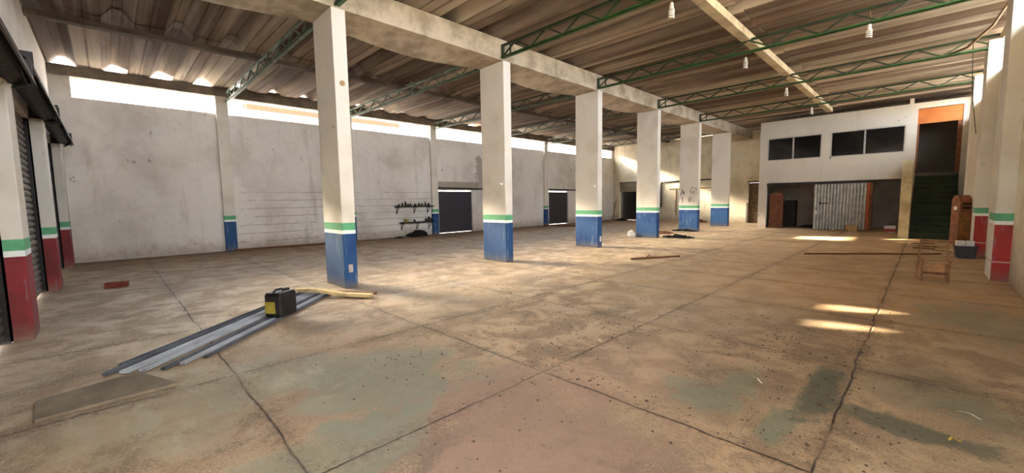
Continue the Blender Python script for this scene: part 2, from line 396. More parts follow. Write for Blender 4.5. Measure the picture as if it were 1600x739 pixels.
# ------------------------------------------------------------------ setting
XL, XR, YF, YB, ZT = -16.1, 1.05, -.85, 26.4, 5.24
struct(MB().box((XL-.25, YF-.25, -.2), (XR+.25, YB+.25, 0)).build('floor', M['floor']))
struct(MB().add([(-70,-70,-.21),(60,-70,-.21),(60,80,-.21),(-70,80,-.21)], [(0,1,2,3)]).build('ground', M['ground']))
# long wall with its clerestory band
bays = [(YF+.4, YK[0]-.15)]+[(YK[k]+.15, YK[k+1]-.15) for k in range(5)]+[(YK[5]+.15, 26.1)]
holesL = [(a, b, 4.43, 4.96) for a, b in bays]+[(11.1, 13.12, 0, 2.04), (19.1, 21.0, 0, 2.04)]
wall('wall_left', M['wall'], 'x', XL-.18, XL, YF-.2, YB+.2, 0, 4.96, holesL)
struct(MB().box((XL-.2, YF-.2, 4.96), (XL+.06, YB+.2, ZT)).box((XL-.15, 2.75, ZT-.01), (XL+.0, 13.0, ZT+.13)).box((XL-.15, 13.7, ZT-.01), (XL+.0, YB, ZT+.13)).build('trim_1', M['lintel'], bevel=.01))
# front wall with roller doors, and an unseen doorway added behind the viewer to let in daylight
shut = [(-7.13, -3.55), (-10.97, -7.62), (-14.9, -11.42)]
holesF = [(a, b, 0, 3.05) for a, b in shut]+[(-.75, .25, 0, 3.0)]
wall('wall_front', M['wall_plain'], 'y', YF-.18, YF, XL-.2, XR+.2, 0, ZT, holesF)
# right wall
baysR = [(YF+.3, YK[0]-.05), (YK[0]+.85, YK[1]-.05), (YK[1]+.85, YK[2]-.05), (YK[2]+.85, YK[3]-.05), (YK[3]+.85, YK[4]-.05), (YK[4]+.85, 22.3)]
wall('wall_right', M['wall_warm'], 'x', XR, XR+.18, YF-.2, YB+.2, 0, ZT, [(a, b, 4.28 if i > 1 else 3.9, 4.98) for i, (a, b) in enumerate(baysR)])  # first two bays, out of view, enlarged to let in more daylight
# back wall
wall('wall_back', M['wall_warm'], 'y', YB, YB+.18, XL, XR, 0, ZT, [(-15.6, -12.57, 0, 2.69), (-7.22, -6.5, 0, 2.33)])
for a, b in bays: portal(XL-.05, (a+b)/2, 4.695, b-a, .53, (1, 0, 0))
for i, (a, b) in enumerate(baysR): portal(XR+.05, (a+b)/2, 4.63 if i > 1 else 4.44, b-a, .7 if i > 1 else 1.08, (-1, 0, 0))
portal(-.25, YF-.05, 1.5, 1.0, 3.0, (0, 1, 0))

# roof of wide trapezoidal sheets, four rows
prof = [(-.06,.0),(.24,0),(.42,.23),(.57,.23),(.75,0),(1.04,0)]
m = MB(); P_ = .9884
for r, (xa, xb, za) in enumerate([(-16.3,-11.7,5.25),(-12.3,-6.95,5.30),(-7.75,-2.8,5.26),(-3.4,1.75,5.30)]):
    for i in range(30):
        y0 = -2.0384+i*P_; j1 = R_.uniform(-.02, .025); j2 = R_.uniform(-.02, .025); up = .006*(i % 2)
        xa_, xb_ = xa+R_.uniform(-.02, .02), xb+R_.uniform(-.05, .05)
        vs = []
        for x_, dz in ((xa_, j1), (xb_, j2)):
            for py, pz in prof: vs.append((x_, y0+py*1.0, za+pz+max(dz*.4, 0)+(.014 if i % 2 else 0)))
        m.add(vs, [(k, k+1, k+7, k+6) for k in range(5)])
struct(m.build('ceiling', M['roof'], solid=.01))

# beam along the column row, soffit sagging a little on its far side
m = MB(); xs0, xs1 = -7.97, -7.13; N = 84; ya, yb = YF, YB
rows = []
for i in range(N+1):
    y_ = ya+(yb-ya)*i/N; t = ((y_-YK[0])/SP) % 1.0; sag = .15*math.sin(PI*t)**1.2
    rows.append([(xs0, y_, 5.24), (xs0, y_, 4.775-sag), (xs0+.5, y_, 4.775-sag*.3), (xs1, y_, 4.775), (xs1, y_, 5.24)])
for i in range(N):
    m.add(rows[i]+rows[i+1], [(k, (k+1) % 5, 5+(k+1) % 5, 5+k) for k in range(5)])
m.add(rows[0], [(0,1,2,3,4)]); m.add(rows[-1], [(4,3,2,1,0)])
tag(m.build('concrete_beam', M['beam']), 'long pale concrete beam resting on the row of blue-based columns', 'beam')
tag(MB().box((-3.2, YF, 5.08), (-3.0, 22.4, 5.25)).build('concrete_purlin', M['purlin'], bevel=.008), 'narrow cream concrete purlin crossing over the green trusses above the open floor', 'purlin')
tag(MB().box((-12.15, YF, 5.12), (-11.95, YB, 5.235)).build('concrete_purlin', M['purlin_dark'], bevel=.008), 'dark grey concrete purlin under the roof between columns and long window wall', 'purlin')

# pilasters
def pil(x0, x1, y0, y1, z1, mat, label, group):
    return tag(MB().box((x0, y0, 0), (x1, y1, z1)).build('wall_pilaster', mat, bevel=.012), label, 'pilaster', group)
lp_y = [2.84, 6.9, 11.0-.16, 14.9, 18.75, 22.65]
names = ['first blue-footed pilaster on the long wall, nearest the roller doors', 'blue-footed pilaster on the long wall half hidden behind the nearest column',
         'blue-footed pilaster on the long wall between the tool shelves and the first dark door', 'blue-footed pilaster on the long wall hidden behind the second column',
         'narrow blue-footed pilaster beside the second dark door on the long wall', 'blue-footed pilaster on the long wall behind the third column']
for y_, nm in zip(lp_y, names): pil(XL, XL+.13, y_-.16, y_+.16, 4.96, M['col_blue'], nm, 'pilasters of the long wall')
for (a, b), nm in zip([(-7.62,-7.13), (-11.42,-10.97), (-15.45,-14.9)], ['nearest red-footed pilaster between the roller doors at the left edge', 'red-footed pilaster between the second and third roller doors', 'red-footed pilaster in the corner beside the long wall']):
    pil(a, b, YF-.1, -.69, 3.06, M['col_red'], nm, 'pilasters of the roller door wall')
for k, nm in ((2, 'nearest tall red-footed pilaster on the right wall'), (3, 'red-footed pilaster on the right wall behind the dark tub'), (4, 'farther pilaster on the right wall beside the stairs and the upright brown cabinet')):
    pil(.84, XR+.02, YK[k]-.1, YK[k]+.75, 5.0, M['col_red_side'], nm, 'pilasters of the right wall')

# columns
cn = ['nearest freestanding column, blue foot, small round plate near its top', 'second column of the row, blue foot with white scratches', 'third column of the row, clean blue foot',
      'fourth column of the row, white bag at its foot', 'fifth column of the row, black scribbles above the green stripe', 'farthest column of the row, pale scuffed blue foot']
cols = []
for k in range(6):
    o = tag(MB().box((-7.975, YK[k], 0), (-7.13, YK[k]+.24, 4.78)).build('concrete_column', M['col_blue'], bevel=.012), cn[k], 'column', 'columns carrying the long beam')
    cols.append(o)
# plate and switch box on the nearest column
MB().tube([(-7.13, YK[0]+.13, 3.55), (-7.115, YK[0]+.13, 3.55)], .045, 14).build('round_plate', M['card'], cols[0])
MB().box((-7.131, YK[0]+.07, .28), (-7.112, YK[0]+.15, .42)).build('socket_patch', M['patch'], cols[0], bevel=.005)
MB().box((-7.131, YK[2]+.1, .18), (-7.112, YK[2]+.17, .34)).build('socket_patch', M['white'], cols[2], bevel=.005)
for k in (1, 2, 3): MB().lathe([(.0, 0), (.05, 0), (.06, .02), (.05, .05), (.0, .05)], (-7.25, YK[k]-.03, 1.88), 10).build('light_switch', M['white'], cols[k])
# scribbles on the fifth column (strokes lie on the paint)
def scrib(strokes):
    m = MB()
    for st_ in strokes: m.tube([(-7.93+u, YK[4]-.003, v) for u, v in st_], .012, 5)
    m.build('scribble', M['ink'], cols[4])
scrib([[(.03,1.62),(.1,1.95),(.16,1.66)], [(.05,1.75),(.2,1.72)], [(.16,1.66),(.2,1.8),(.1,1.82)],
       [(.62,1.93),(.52,1.98),(.46,1.86),(.5,1.72),(.6,1.7),(.64,1.8),(.56,1.8)], [(.7,1.95),(.72,1.85)],
       [(.1,1.5),(.11,1.28)], [(.07,1.48),(.14,1.5)],
       [(.4,1.3),(.42,1.55),(.52,1.52),(.5,1.43),(.42,1.42),(.54,1.3)], [(.6,1.34),(.66,1.36)]])

# trusses: top and bottom chords with a zig-zag of braces
def make_truss(xa, xb, yk, mt, mb, label, group, dark_end=True, zb=4.83, zt=5.09, drop=0.0):
    t = empty('roof_truss', (xa, yk, 0), 0, label, 'truss', group); L = xb-xa
    s = 1 if L > 0 else -1; Lx = abs(L)
    MB().box((min(0, L), -.03, zt-.022), (max(0, L), .03, zt+.022)).build('top_chord', mt, t)
    m_ = MB().box((min(0, L), -.045, zb-.03), (max(0, L), .045, zb-.018)); m_.box((min(0, L), -.045, zb-.03), (max(0, L), -.033, zb+.015)); m_.build('bottom_chord', mb, t)
    nb = 18; st_ = Lx/nb; me1 = MB().bar((0,0,zb), (s*st_,0,zt), .03).mesh('brace', mt); me2 = MB().bar((0,0,zt), (s*st_,0,zb), .03).mesh('brace', mt)
    for i in range(nb):
        b = bpy.data.objects.new('brace', me1 if i % 2 == 0 else me2); C.objects.link(b); b.parent = t; b.location = (s*i*st_, 0, 0)
    MB().bar((s*.03,0,zb-.02), (s*.03,0,zt+.02), .055).build('end_post', M['green_dark'], t); MB().bar((s*.28,0,zb), (s*.28,0,zt), .03).build('upright', M['green_dark'], t)
    return t
ordn = ['nearest', 'second', 'third', 'fourth', 'fifth', 'sixth']
rt = ['nearest right-hand truss, springing from the first column out of the frame', 'bright green truss springing right from the second column top', 'long green truss springing right from the third column top',
      'green truss springing right from the fourth column top', 'green truss springing right from the fifth column top, closest to the mezzanine']
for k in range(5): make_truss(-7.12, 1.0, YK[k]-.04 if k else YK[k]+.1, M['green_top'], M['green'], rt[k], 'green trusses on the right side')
lt = ['pale green truss reaching from the nearest column to the first wall pilaster', 'pale green truss from the second column down to the long window wall', 'truss from the third column to the long wall, seen behind the second column',
      'dark truss from the fourth column to the long wall', 'dark truss from the fifth column to the long wall', 'farthest left-hand truss, in front of the back wall']
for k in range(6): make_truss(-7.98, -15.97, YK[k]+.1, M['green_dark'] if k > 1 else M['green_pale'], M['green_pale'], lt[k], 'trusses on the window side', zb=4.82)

# roller doors with slatted curtains and greasy drums
dn = ['nearest rusty roller door, cut by the left edge', 'middle rusty roller door between two red-footed pilasters', 'farthest rusty roller door next to the long wall']
for i, (a, b) in enumerate(shut):
    t = empty('roller_door', ((a+b)/2, YF, 0), 0, dn[i], 'roller door', 'roller doors of the front wall'); h = (b-a)/2
    m = MB(); z = .03+.02*(i == 0); N = 29; pitch = 3.03/N
    for s_ in range(N):
        zz = .03+s_*pitch
        m.prism([(-.12, zz-.004), (-.085, zz), (-.06, zz+pitch*.25), (-.06, zz+pitch*.6), (-.085, zz+pitch*.9), (-.10, zz+pitch+.004), (-.13, zz+pitch*.5)], -h-.03, h+.03, 'x')
    m.build('slat_curtain', M['shutter'], t)
    for s_ in (-1, 1): MB().box((s_*h-.03, -.16, 0), (s_*h+.03, -.02, 3.05)).build('guide_rail', M['steel_dark'], t)
    dz = -.16 if i == 0 else .0
    MB().tube([(-h-.2*(i != 2), .2, 3.2+dz), (h+.18, .2, 3.2+dz)], .14, 20).build('roll_drum', M['drum'], t, edge=True, smooth=True)
    hd = MB().prism([(.08,3.37+dz),(.2,3.38+dz),(.34,3.24+dz),(.38,3.06+dz),(.365,3.05+dz),(.325,3.225+dz),(.2,3.36+dz),(.08,3.355+dz)], -h-.2, h+.2, 'x'); hd.build('drum_cover', M['drum'], t)
    for s_ in (-1, 1):
        br = MB().box((s_*(h+.1)-.012, 0, 3.07+dz), (s_*(h+.1)+.012, .36, 3.34+dz)); br.bar((s_*(h+.1), .2, 3.0+dz), (s_*(h+.1), .36, 3.1+dz), .03); br.build('bracket', M['steel_dark'], t)
        MB().tube([(s_*(h+.1), .24, 3.16+dz), (s_*(h+.18), .24, 3.16+dz)], .11, 14).build('chain_wheel', M['black'], t)
    for q in range(3):
        x_ = R_.uniform(-h, h); pts = [(x_+.5*t_+.02*math.sin(t_*9), .36+.02*math.sin(5*t_), 3.08+dz-.16*math.sin(PI*t_)) for t_ in [k/10 for k in range(11)]]
        MB().tube(pts, .008, 5).build('loose_cable', M['black'], t)

# dark doors of the long wall
for i, (a, b) in enumerate([(11.1, 13.12), (19.1, 21.0)]):
    d = struct(MB().box((XL-.12, a+.002, .02), (XL-.07, b+.0, 2.0)).build('door_%d' % (i+1), M['door'], bevel=.004))
    MB().bar((XL+.05, a-.05, 2.15), (XL+.05, b+1.2, 2.12), .05, .07).build('sliding_rail', M['steel_dark'], d)
    MB().box((XL-.069, b-.2, .95), (XL-.045, b-.16, 1.15)).build('handle', M['steel_dark'], d, bevel=.004)
# back wall: half raised roller door, bricked-up doorway, pipes
d = struct(MB().box((-15.6, YB+.02, 2.64), (-12.57, YB+.1, 2.69)).build('door_3', M['steel_dark']))
m = MB()
for s_ in range(8): m.prism([(YB+.05, 2.0+s_*.085), (YB+.03, 2.04+s_*.085), (YB+.06, 2.085+s_*.085), (YB+.09, 2.04+s_*.085)], -15.58, -12.6, 'x')
m.build('slat_curtain', flat('dusty_slats', (150,140,116), .7), d)
MB().box((-15.75, YB+.3, 0), (-12.4, YB+.35, 2.9)).build('dark_backing', M['black'], d)  # black sheet standing in for the unlit space behind the raised slats
d = struct(MB().box((-7.22, YB+.06, 0), (-6.5, YB+.14, 2.3)).build('door_4', flat('bare_block', (112,92,66), .9, 0, .3, 12)))
MB().box((-7.26, YB-.04, 2.3), (-6.46, YB+.02, 2.4)).build('lintel', M['wood_dark'], d)
MB().box((-7.3, YB-.12, 0), (-7.22, YB, 1.15)).build('jamb_block', M['lintel'], d)
tag(MB().tube([(-12.45, YB-.05, .9), (-12.45, YB-.05, 2.55), (-11.2, YB-.05, 2.6), (-8.3, YB-.05, 2.62)], .04, 8).build('wall_pipe', M['steel_dark']), 'dark pipe frame running up and along the back wall behind the fourth and fifth columns', 'pipe')
tag(MB().tube([(-11.45, YB-.03, .35), (-11.45, YB-.03, 2.05)], .03, 8).tube([(-11.9, YB-.03, 2.1), (-8.2, YB-.03, 2.15)], .03, 8).build('wall_pipe', M['card']), 'rusty T-shaped pipe on the back wall between the fourth and fifth columns', 'pipe')

# ------------------------------------------------------------------ mezzanine
MY = 22.5
wall('wall_mezzanine', M['wall_mezz'], 'y', MY, MY+.15, -5.72, 1.05, 0, 5.0,
     [(-5.38, -.66, 0, 2.13), (-5.40, -3.35, 3.18, 4.21), (-3.02, -.69, 3.17, 4.22), (-.37, .82, 0, 4.78)])
struct(MB().box((-5.715, MY+.15, 0), (-5.6, YB, 5.0)).build('wall_mezzanine_side', M['wall_mezz']))
struct(MB().box((-5.6, MY+.15, 2.2), (-.66, YB, 2.35)).box((-.66, MY+.6, 2.2), (XR, YB, 2.35)).build('floor_mezzanine', M['lintel']))
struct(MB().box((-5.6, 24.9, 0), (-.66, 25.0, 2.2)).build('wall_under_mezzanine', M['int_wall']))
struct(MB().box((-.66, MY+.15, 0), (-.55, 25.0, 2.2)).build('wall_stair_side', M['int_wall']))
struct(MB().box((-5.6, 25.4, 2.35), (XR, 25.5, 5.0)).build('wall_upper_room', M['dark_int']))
for i, (a, b, c_, z0, z1) in enumerate([(-5.40, -3.35, -4.39, 3.18, 4.21), (-3.02, -.69, -1.9, 3.17, 4.22)]):
    f = MB()
    for q in ((a, a+.035), (b-.035, b), (c_-.03, c_+.03)): f.box((q[0], MY+.02, z0), (q[1], MY+.09, z1))
    f.box((a, MY+.02, z0), (b, MY+.09, z0+.035)); f.box((a, MY+.02, z1-.035), (b, MY+.09, z1))
    w = struct(f.build('window_%d' % (i+1), M['alu']))
    for q in ((a+.03, c_-.03), (c_+.03, b-.03)): MB().box((q[0], MY+.05, z0+.03), (q[1], MY+.06, z1-.03)).build('pane', M['glass'], w)
struct(MB().box((-.62, MY, 5.0), (-.5, MY+.14, 5.2)).build('trim_6', M['wall_mezz']))
# doorway over the stairs with its orange panel
d = struct(MB().box((-.37, MY+.03, 4.2), (.82, MY+.09, 4.76)).build('trim_4', M['orange']))
struct(MB().box((.70, MY+.02, 2.3), (.82, MY+.12, 4.2)).box((-.37, MY+.02, 2.3), (-.31, MY+.12, 4.2)).build('trim_5', M['wood_dark']))
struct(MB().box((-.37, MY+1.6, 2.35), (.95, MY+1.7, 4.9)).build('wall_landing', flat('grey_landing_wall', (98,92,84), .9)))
# stair flanked by a low wall
st = empty('staircase', (.2, 19.45, 0), 0, 'dark green painted staircase climbing to the mezzanine behind the cement pillar wall', 'stairs')
m = MB()
for i in range(12): m.box((-.54, i*.27, 0 if i < 11 else 0), (.6, i*.27+.28+(.25 if i == 11 else 0), (i+1)*.183))
m.build('steps', M['stair'], st)
n_ = MB()
for i in range(12): n_.box((-.54, i*.27-.02, (i+1)*.183-.02), (.6, i*.27+.02, (i+1)*.183+.004))
n_.build('nosing', flat('worn_green_edge', (66,74,46), .7), st)
tag(MB().box((-.62, 19.3, 0), (-.35, 22.48, 2.65)).build('stair_wall', M['cement_pillar'], bevel=.012), 'yellowish cement wall end standing beside the green stairs, sunlit at its foot', 'wall pier')
# corrugated metal gate
g = empty('metal_gate', (-2.55, MY-.06, 0), 0, 'grey corrugated metal sheet gate with an orange right edge, under the mezzanine', 'gate')
m = MB(); pts = []; wd = 1.78
for i in range(16):
    u = -.97+wd*i/16; q = wd/16
    pts += [(u, .08), (u+.40*q, .08), (u+.50*q, -.04), (u+.90*q, -.04)]
pts.append((-.97+wd, .08))
vs = []
for u, v in pts: vs += [(u, v, .03), (u, v, 2.0)]
m.add(vs, [(2*i, 2*i+2, 2*i+3, 2*i+1) for i in range(len(pts)-1)])
m.build('corrugated_sheet', M['sheet'], g, solid=.004)
MB().box((.82, -.04, .02), (.9, .03, 2.02)).build('orange_edge', M['orange_rust'], g)
MB().box((.9, -.05, 0), (1.0, .04, 2.06)).build('end_post', M['wood_dark'], g)
MB().box((-2.8, -.05, 2.02), (1.0, .03, 2.1)).build('top_rail', M['steel_dark'], g)
MB().box((-.72, -.06, 1.15), (-.42, -.035, 1.19)).box((-.74, -.07, 1.1), (-.7, -.03, 1.24)).build('bolt_latch', M['black'], g)
MB().box((-.88, -.07, .68), (-.82, -.035, .84)).build('lock_plate', M['white'], g)

# ------------------------------------------------------------------ tiled lean-to seen in the windows, and houses added to block the sun
def house(y0, y1, h, label):  # added sun blockers; heights and gaps shape the light through the windows
    t = empty('sun_block_house', (-28.1, (y0+y1)/2, 0), 0, label, 'house'); q = (y1-y0)/2
    MB().box((-6, -q, -.2), (0, q, h)).build('outer_wall', M['nbr'], t)
    return t
house(-16, -4.5, 9.8, 'taller pale house added to block the sun outside the corner by the roller doors')
house(-4.45, -2.4, 9.36, 'pale house added to block the sun outside the high window nearest the roller doors')
house(-2.4, 7.5, 9.62, 'pale house added to block the sun behind the orange lean-to, outside the second and third high windows')
house(9.75, 36, 9.62, 'pale house added to block the sun outside the far high windows of the long wall')
nb = empty('tiled_lean_to', (-20.3, 7.2, 0), 0, 'orange-tiled lean-to seen in the high windows on both sides of the nearest column', 'lean-to')
MB().box((-1.7, -2.9, -.2), (0, 3.6, 5.6)).build('outer_wall', M['nbr'], nb)
m = MB()
for i in range(32):
    y_ = -2.9+i*.21; m.tube([(1.25, y_, 5.42), (-.3, y_, 5.72)], .09, 8)
m.build('tiled_roof', M['tile'], nb, smooth=True)
MB().box((1.2, -3.0, 5.28), (1.26, 3.7, 5.46)).build('fascia', M['tile'], nb)

# ------------------------------------------------------------------ lamps under the purlin
def lamp(x, y, z, label, first=[]):
    t = empty('hanging_bulb', (x, y, z), 0, label, 'lamp', 'bulbs hanging from the trusses')
    MB().tube([(0,0,.12), (.01,0,.2), (0,0,.38)], .006, 5).build('cord', M['cable'], t)
    MB().lathe([(.02,.14),(.032,.13),(.035,.04),(.03,.03)], n=12).build('socket', M['bulb'], t, smooth=True, edge=True)
    m = MB(); m.tube([(.04*math.cos(a*.5), .04*math.sin(a*.5), .03-a*.0028) for a in range(0, 52)], .014, 7); m.build('spiral_tube', M['bulb'], t, smooth=True)
    return t
for (x_, y_, z_), nm in zip([(-3.2,7.05,4.66), (-3.2,11.1,4.68), (-3.18,15.08,4.68), (-3.2,19.14,4.68)], ['spiral bulb hanging at the top edge, nearest of the row under the cream purlin', 'spiral bulb under the cream purlin at the third-column truss', 'spiral bulb under the cream purlin at the fourth-column truss', 'small far bulb under the cream purlin in front of the mezzanine']):
    lamp(x_, y_, z_, nm)
lamp(-.94, 10.76, 4.66, 'bulb on loose wires hanging from the truss towards the right wall')
pts = [(.98, 9.2, 5.12), (.95, 11.5, 5.04), (.8, 13.2, 4.95), (.5, 14.4, 4.86), (.2, 14.7, 4.84)]
tag(MB().tube(pts, .025, 8).build('flexible_conduit', M['cable'], smooth=True), 'brown flexible conduit drooping from the roof by the right wall', 'conduit')
tag(MB().tube([(.6, YK[3], 5.0), (.62, YK[3], 4.4), (.66, YK[3]+.3, 3.9), (.8, YK[3]+.9, 3.0)], .008, 5).build('hanging_wire', M['black']), 'thin wire dangling from the truss end near the right wall', 'wire')

# ------------------------------------------------------------------ things on the floor
# jerrycan
j = empty('jerrycan', (-5.95, 1.55, .044), math.radians(-56), 'black plastic jerrycan with yellow label standing on the metal strips', 'jerrycan')
MB().box((-.15, -.125, 0), (.15, .125, .30)).build('body', M['can'], j, bevel=.03, seg=4)
MB().box((-.135, -.11, .294), (.135, .11, .312)).build('shoulder', M['can'], j, bevel=.012)
MB().tube([(-.05,0,.29), (-.05,0,.33), (-.02,0,.345), (.08,0,.345), (.11,0,.33), (.11,0,.29)], .015, 8).build('handle', M['can'], j, smooth=True)
MB().lathe([(.03,.29),(.034,.295),(.034,.33),(.028,.335)], (-.115,0,0), 14).build('cap', M['black'], j, smooth=True, edge=True)
MB().box((.149, -.11, .05), (.153, .04, .2)).build('label_sticker', M['yellow'], j)
# metal strips, fanned out
def strip(p, q, w, mat, label, z=.012, lip=.03):
    p, q = Vector((p[0], p[1], z)), Vector((q[0], q[1], z)); d = (q-p).normalized(); r = Vector((d.y, -d.x, 0))
    m = MB().bar(p, q, w, .004); m.bar(p+r*w/2+Vector((0,0,lip/2)), q+r*w/2+Vector((0,0,lip/2)), .004, lip); m.bar(p-r*w/2+Vector((0,0,lip/3)), q-r*w/2+Vector((0,0,lip/3)), .004, lip*.7)
    return tag(m.build('metal_strip', mat), label, 'metal strip', 'metal strips fanned on the floor')
strip((-5.05,-.12), (-7.27,2.27), .05, M['galv_dark'], 'dark folded strip along the left side of the fanned bundle')
strip((-4.98,.0), (-7.2,2.33), .08, M['galv'], 'pale grey folded strip, widest of the fanned bundle', .014)
strip((-4.9,.12), (-7.12,2.40), .06, M['galv'], 'light strip lying in the middle of the fanned bundle', .016)
strip((-4.82,.26), (-7.05,2.46), .045, M['galv_dark'], 'dark strip between the light ones in the fanned bundle', .013)
strip((-4.85,.40), (-6.98,2.52), .045, M['galv'], 'bright narrow strip on the right side of the fanned bundle', .012)
strip((-4.9,.58), (-6.93,2.58), .03, M['galv_dark'], 'dark outermost right strip of the fanned bundle', .012)
strip((-5.25,-.02), (-7.33,2.22), .02, M['galv_dark'], 'thin dark strip along the far edge of the bundle', .012)
# timber
m = MB(); P2 = [(-7.18,2.1,.10), (-6.95,2.25,.115), (-6.75,2.42,.09), (-6.5,2.6,.05), (-6.1,2.88,.04)]
for a, b in zip(P2[:-1], P2[1:]): m.bar(a, b, .12, .05)
tag(m.build('warped_plank', M['wood_pale'], bevel=.006), 'pale warped timber plank at the foot of the nearest column', 'plank')
tag(MB().bar((-7.0,2.62,.02), (-6.3,3.05,.02), .07, .03).build('wood_offcut', M['wood_dark'], bevel=.004), 'short dark wood offcut between the warped plank and the column', 'offcut')
# slab
m = MB().prism([(-4.31,-.47),(-4.33,.32),(-4.9,.1),(-4.75,-.5)], .001, .026, 'z')
tag(m.build('loose_slab', M['slabm'], bevel=.005), 'flat loose concrete slab on the floor in front of the metal strips', 'slab')
m = MB().box((-.16,-.06,0), (.16,.06,.1)); o = tag(m.build('brick', M['brick'], bevel=.006), 'single red brick lying on the floor near the roller doors', 'brick'); o.location = (-10.62, .03, 0); o.rotation_euler = (0,0,math.radians(70))

# wall shelves with tins and bottles
def shelf(y0, y1, z, label):
    s_ = empty('wall_shelf', (XL, (y0+y1)/2, z), 0, label, 'shelf', 'tool shelves on the long wall'); h = (y1-y0)/2
    MB().box((0, -h, -.02), (.26, h, .015)).build('board', M['black'], s_)
    for y_ in (-h+.1, 0, h-.25):
        b = MB().box((.0, y_-.012, -.34), (.02, y_+.012, -.02)).box((0, y_-.012, -.04), (.24, y_+.012, -.02)); b.bar((.01, y_, -.32), (.22, y_, -.04), .022); b.build('bracket', M['steel_dark'], s_)
shelf(8.8, 10.7, 1.33, 'upper dark tool shelf on brackets on the long wall')
shelf(9.0, 10.75, .62, 'lower dark tool shelf on brackets on the long wall')
items = [(8.95,.05,.09),(9.12,.035,.16),(9.28,.04,.22),(9.4,.05,.1),(9.52,.04,.12),(9.75,.05,.1),(9.95,.04,.14),(10.1,.035,.12),(10.28,.03,.2),(10.45,.05,.12)]
for i, (y_, r, h) in enumerate(items):
    o = MB().lathe([(r,0),(r,h*.6),(r*.45,h*.8),(r*.45,h)], (XL+.13, y_, 1.346), 10).build('oil_bottle', M['black'], smooth=True, edge=True)
    tag(o, 'small grimy bottle standing on the upper tool shelf', 'bottle', 'bottles on the upper tool shelf')
for i, (y_, r, h, mt) in enumerate([(9.25,.06,.14,'yellow'),(9.36,.05,.12,'card'),(9.7,.04,.1,'black'),(10.3,.05,.12,'black'),(10.45,.05,.2,'black'),(10.58,.04,.14,'black')]):
    o = MB().lathe([(r,0),(r,h*.9),(r*.9,h)], (XL+.13, y_, .636), 10).build('tin_can', M[mt], smooth=True, edge=True)
    tag(o, ['yellowish tin on the lower tool shelf','tan tin beside the yellowish one on the lower tool shelf','small dark tin near the middle of the lower tool shelf','dark tin at the right end of the lower tool shelf','tall dark tin at the right end of the lower tool shelf','last dark tin on the lower tool shelf by the blue pilaster'][i], 'tin', 'tins on the lower tool shelf')
def heap(name, cx, cy, rx, ry, h, mat, label, cat, seed=1, k=9, kind=None):
    r = random.Random(seed); bm = bmesh.new()
    soft = name in ('rag_pile', 'plastic_bag')
    if soft:
        for i in range(k+6):
            a = r.uniform(0, 2*PI); d = math.sqrt(r.random())*.75; s_ = r.uniform(.25, .5)
            hz = h*(1-d*.8)
            mt = Matrix.Translation((cx+rx*d*math.cos(a), cy+ry*d*math.sin(a), hz*.45)) @ Matrix.Rotation(r.uniform(0,3), 4, 'Z') @ Matrix.Diagonal((rx*s_*1.2, ry*s_*.8, hz*.55, 1))
            bmesh.ops.create_icosphere(bm, subdivisions=2, radius=1, matrix=mt)
        for v in bm.verts:
            v.co += Vector((r.uniform(-1,1), r.uniform(-1,1), r.uniform(-1,1)))*min(rx, ry, h)*.14; v.co.z = max(v.co.z, .001)
    else:
        for i in range(k*6):
            a = r.uniform(0, 2*PI); d = r.random()**.7; s_ = r.uniform(.04, .11)
            z_ = h*(1-d)*r.uniform(.2, .8)+.01
            mt = Matrix.Translation((cx+rx*d*math.cos(a), cy+ry*d*math.sin(a), z_)) @ Matrix.Rotation(r.uniform(0,3), 4, 'Z') @ Matrix.Rotation(r.uniform(-.6,.6), 4, 'X') @ Matrix.Diagonal((s_*r.uniform(1,2.4), s_*r.uniform(.5,1.3), s_*r.uniform(.3,.8), 1))
            bmesh.ops.create_cube(bm, size=1, matrix=mt)
        for v in bm.verts:
            v.co += Vector((r.uniform(-1,1), r.uniform(-1,1), r.uniform(-1,1)))*.008; v.co.z = max(v.co.z, .001)
    me = bpy.data.meshes.new(name); bm.to_mesh(me); bm.free(); me.materials.append(mat)
    o = bpy.data.objects.new(name, me); C.objects.link(o); return tag(o, label, cat, None, None if soft else 'stuff')
heap('rag_pile', -15.75, 9.75, .3, .55, .3, M['black'], 'black pile of rags and scrap on the floor under the tool shelves', 'pile', 3)
heap('rag_pile', -15.7, 8.75, .15, .25, .08, M['black'], 'low black rags at the left end under the tool shelves', 'pile', 8, 6)
heap('plastic_bag', -8.1, 14.6, .17, .16, .34, M['bag'], 'crumpled white bag against the foot of the fourth column', 'bag', 4, 7)
heap('scrap_heap', -6.6, 15.4, .55, .25, .16, M['black'], 'dark low scrap heap just right of the fourth column', 'debris', 5, 12)
heap('scrap_heap', -7.9, 16.9, .45, .4, .12, M['wood_dark'], 'brown scrap heap on the floor between the fourth and fifth columns', 'debris', 6, 10)
heap('rubble', -7.6, YK[4]-.15, .55, .12, .1, M['black'], 'dark rubble strewn around the foot of the fifth column', 'debris', 7, 12)
# sticks
tag(MB().tube([(-5.05,9.1,.02),(-4.8,9.5,.03),(-4.6,9.9,.02),(-4.35,10.3,.02)], .025, 6).tube([(-4.9,9.6,.02),(-5.1,10.2,.02)], .015, 6).build('dry_branch', M['wood_dark']), 'thin dark branch lying on open floor right of the third column', 'branch')
tag(MB().bar((-2.13,12.7,.02), (.33,14.62,.02), .05, .03).build('long_pole', M['wood_dark']), 'long dark pole lying flat across the floor behind the wooden chair', 'pole')
# planks by the pilaster of the second door
tag(MB().bar((-15.5,18.0,.05), (-13.4,18.9,.05), .45, .06).build('board', M['wood_dark']), 'dark board lying on the floor before the second dark door', 'board')
tag(MB().bar((-15.9,2.9,.03), (-15.6,6.4,.03), .1, .05).build('timber_batten', M['wood_dark']), 'dark batten lying along the foot of the long wall behind the nearest column', 'batten')
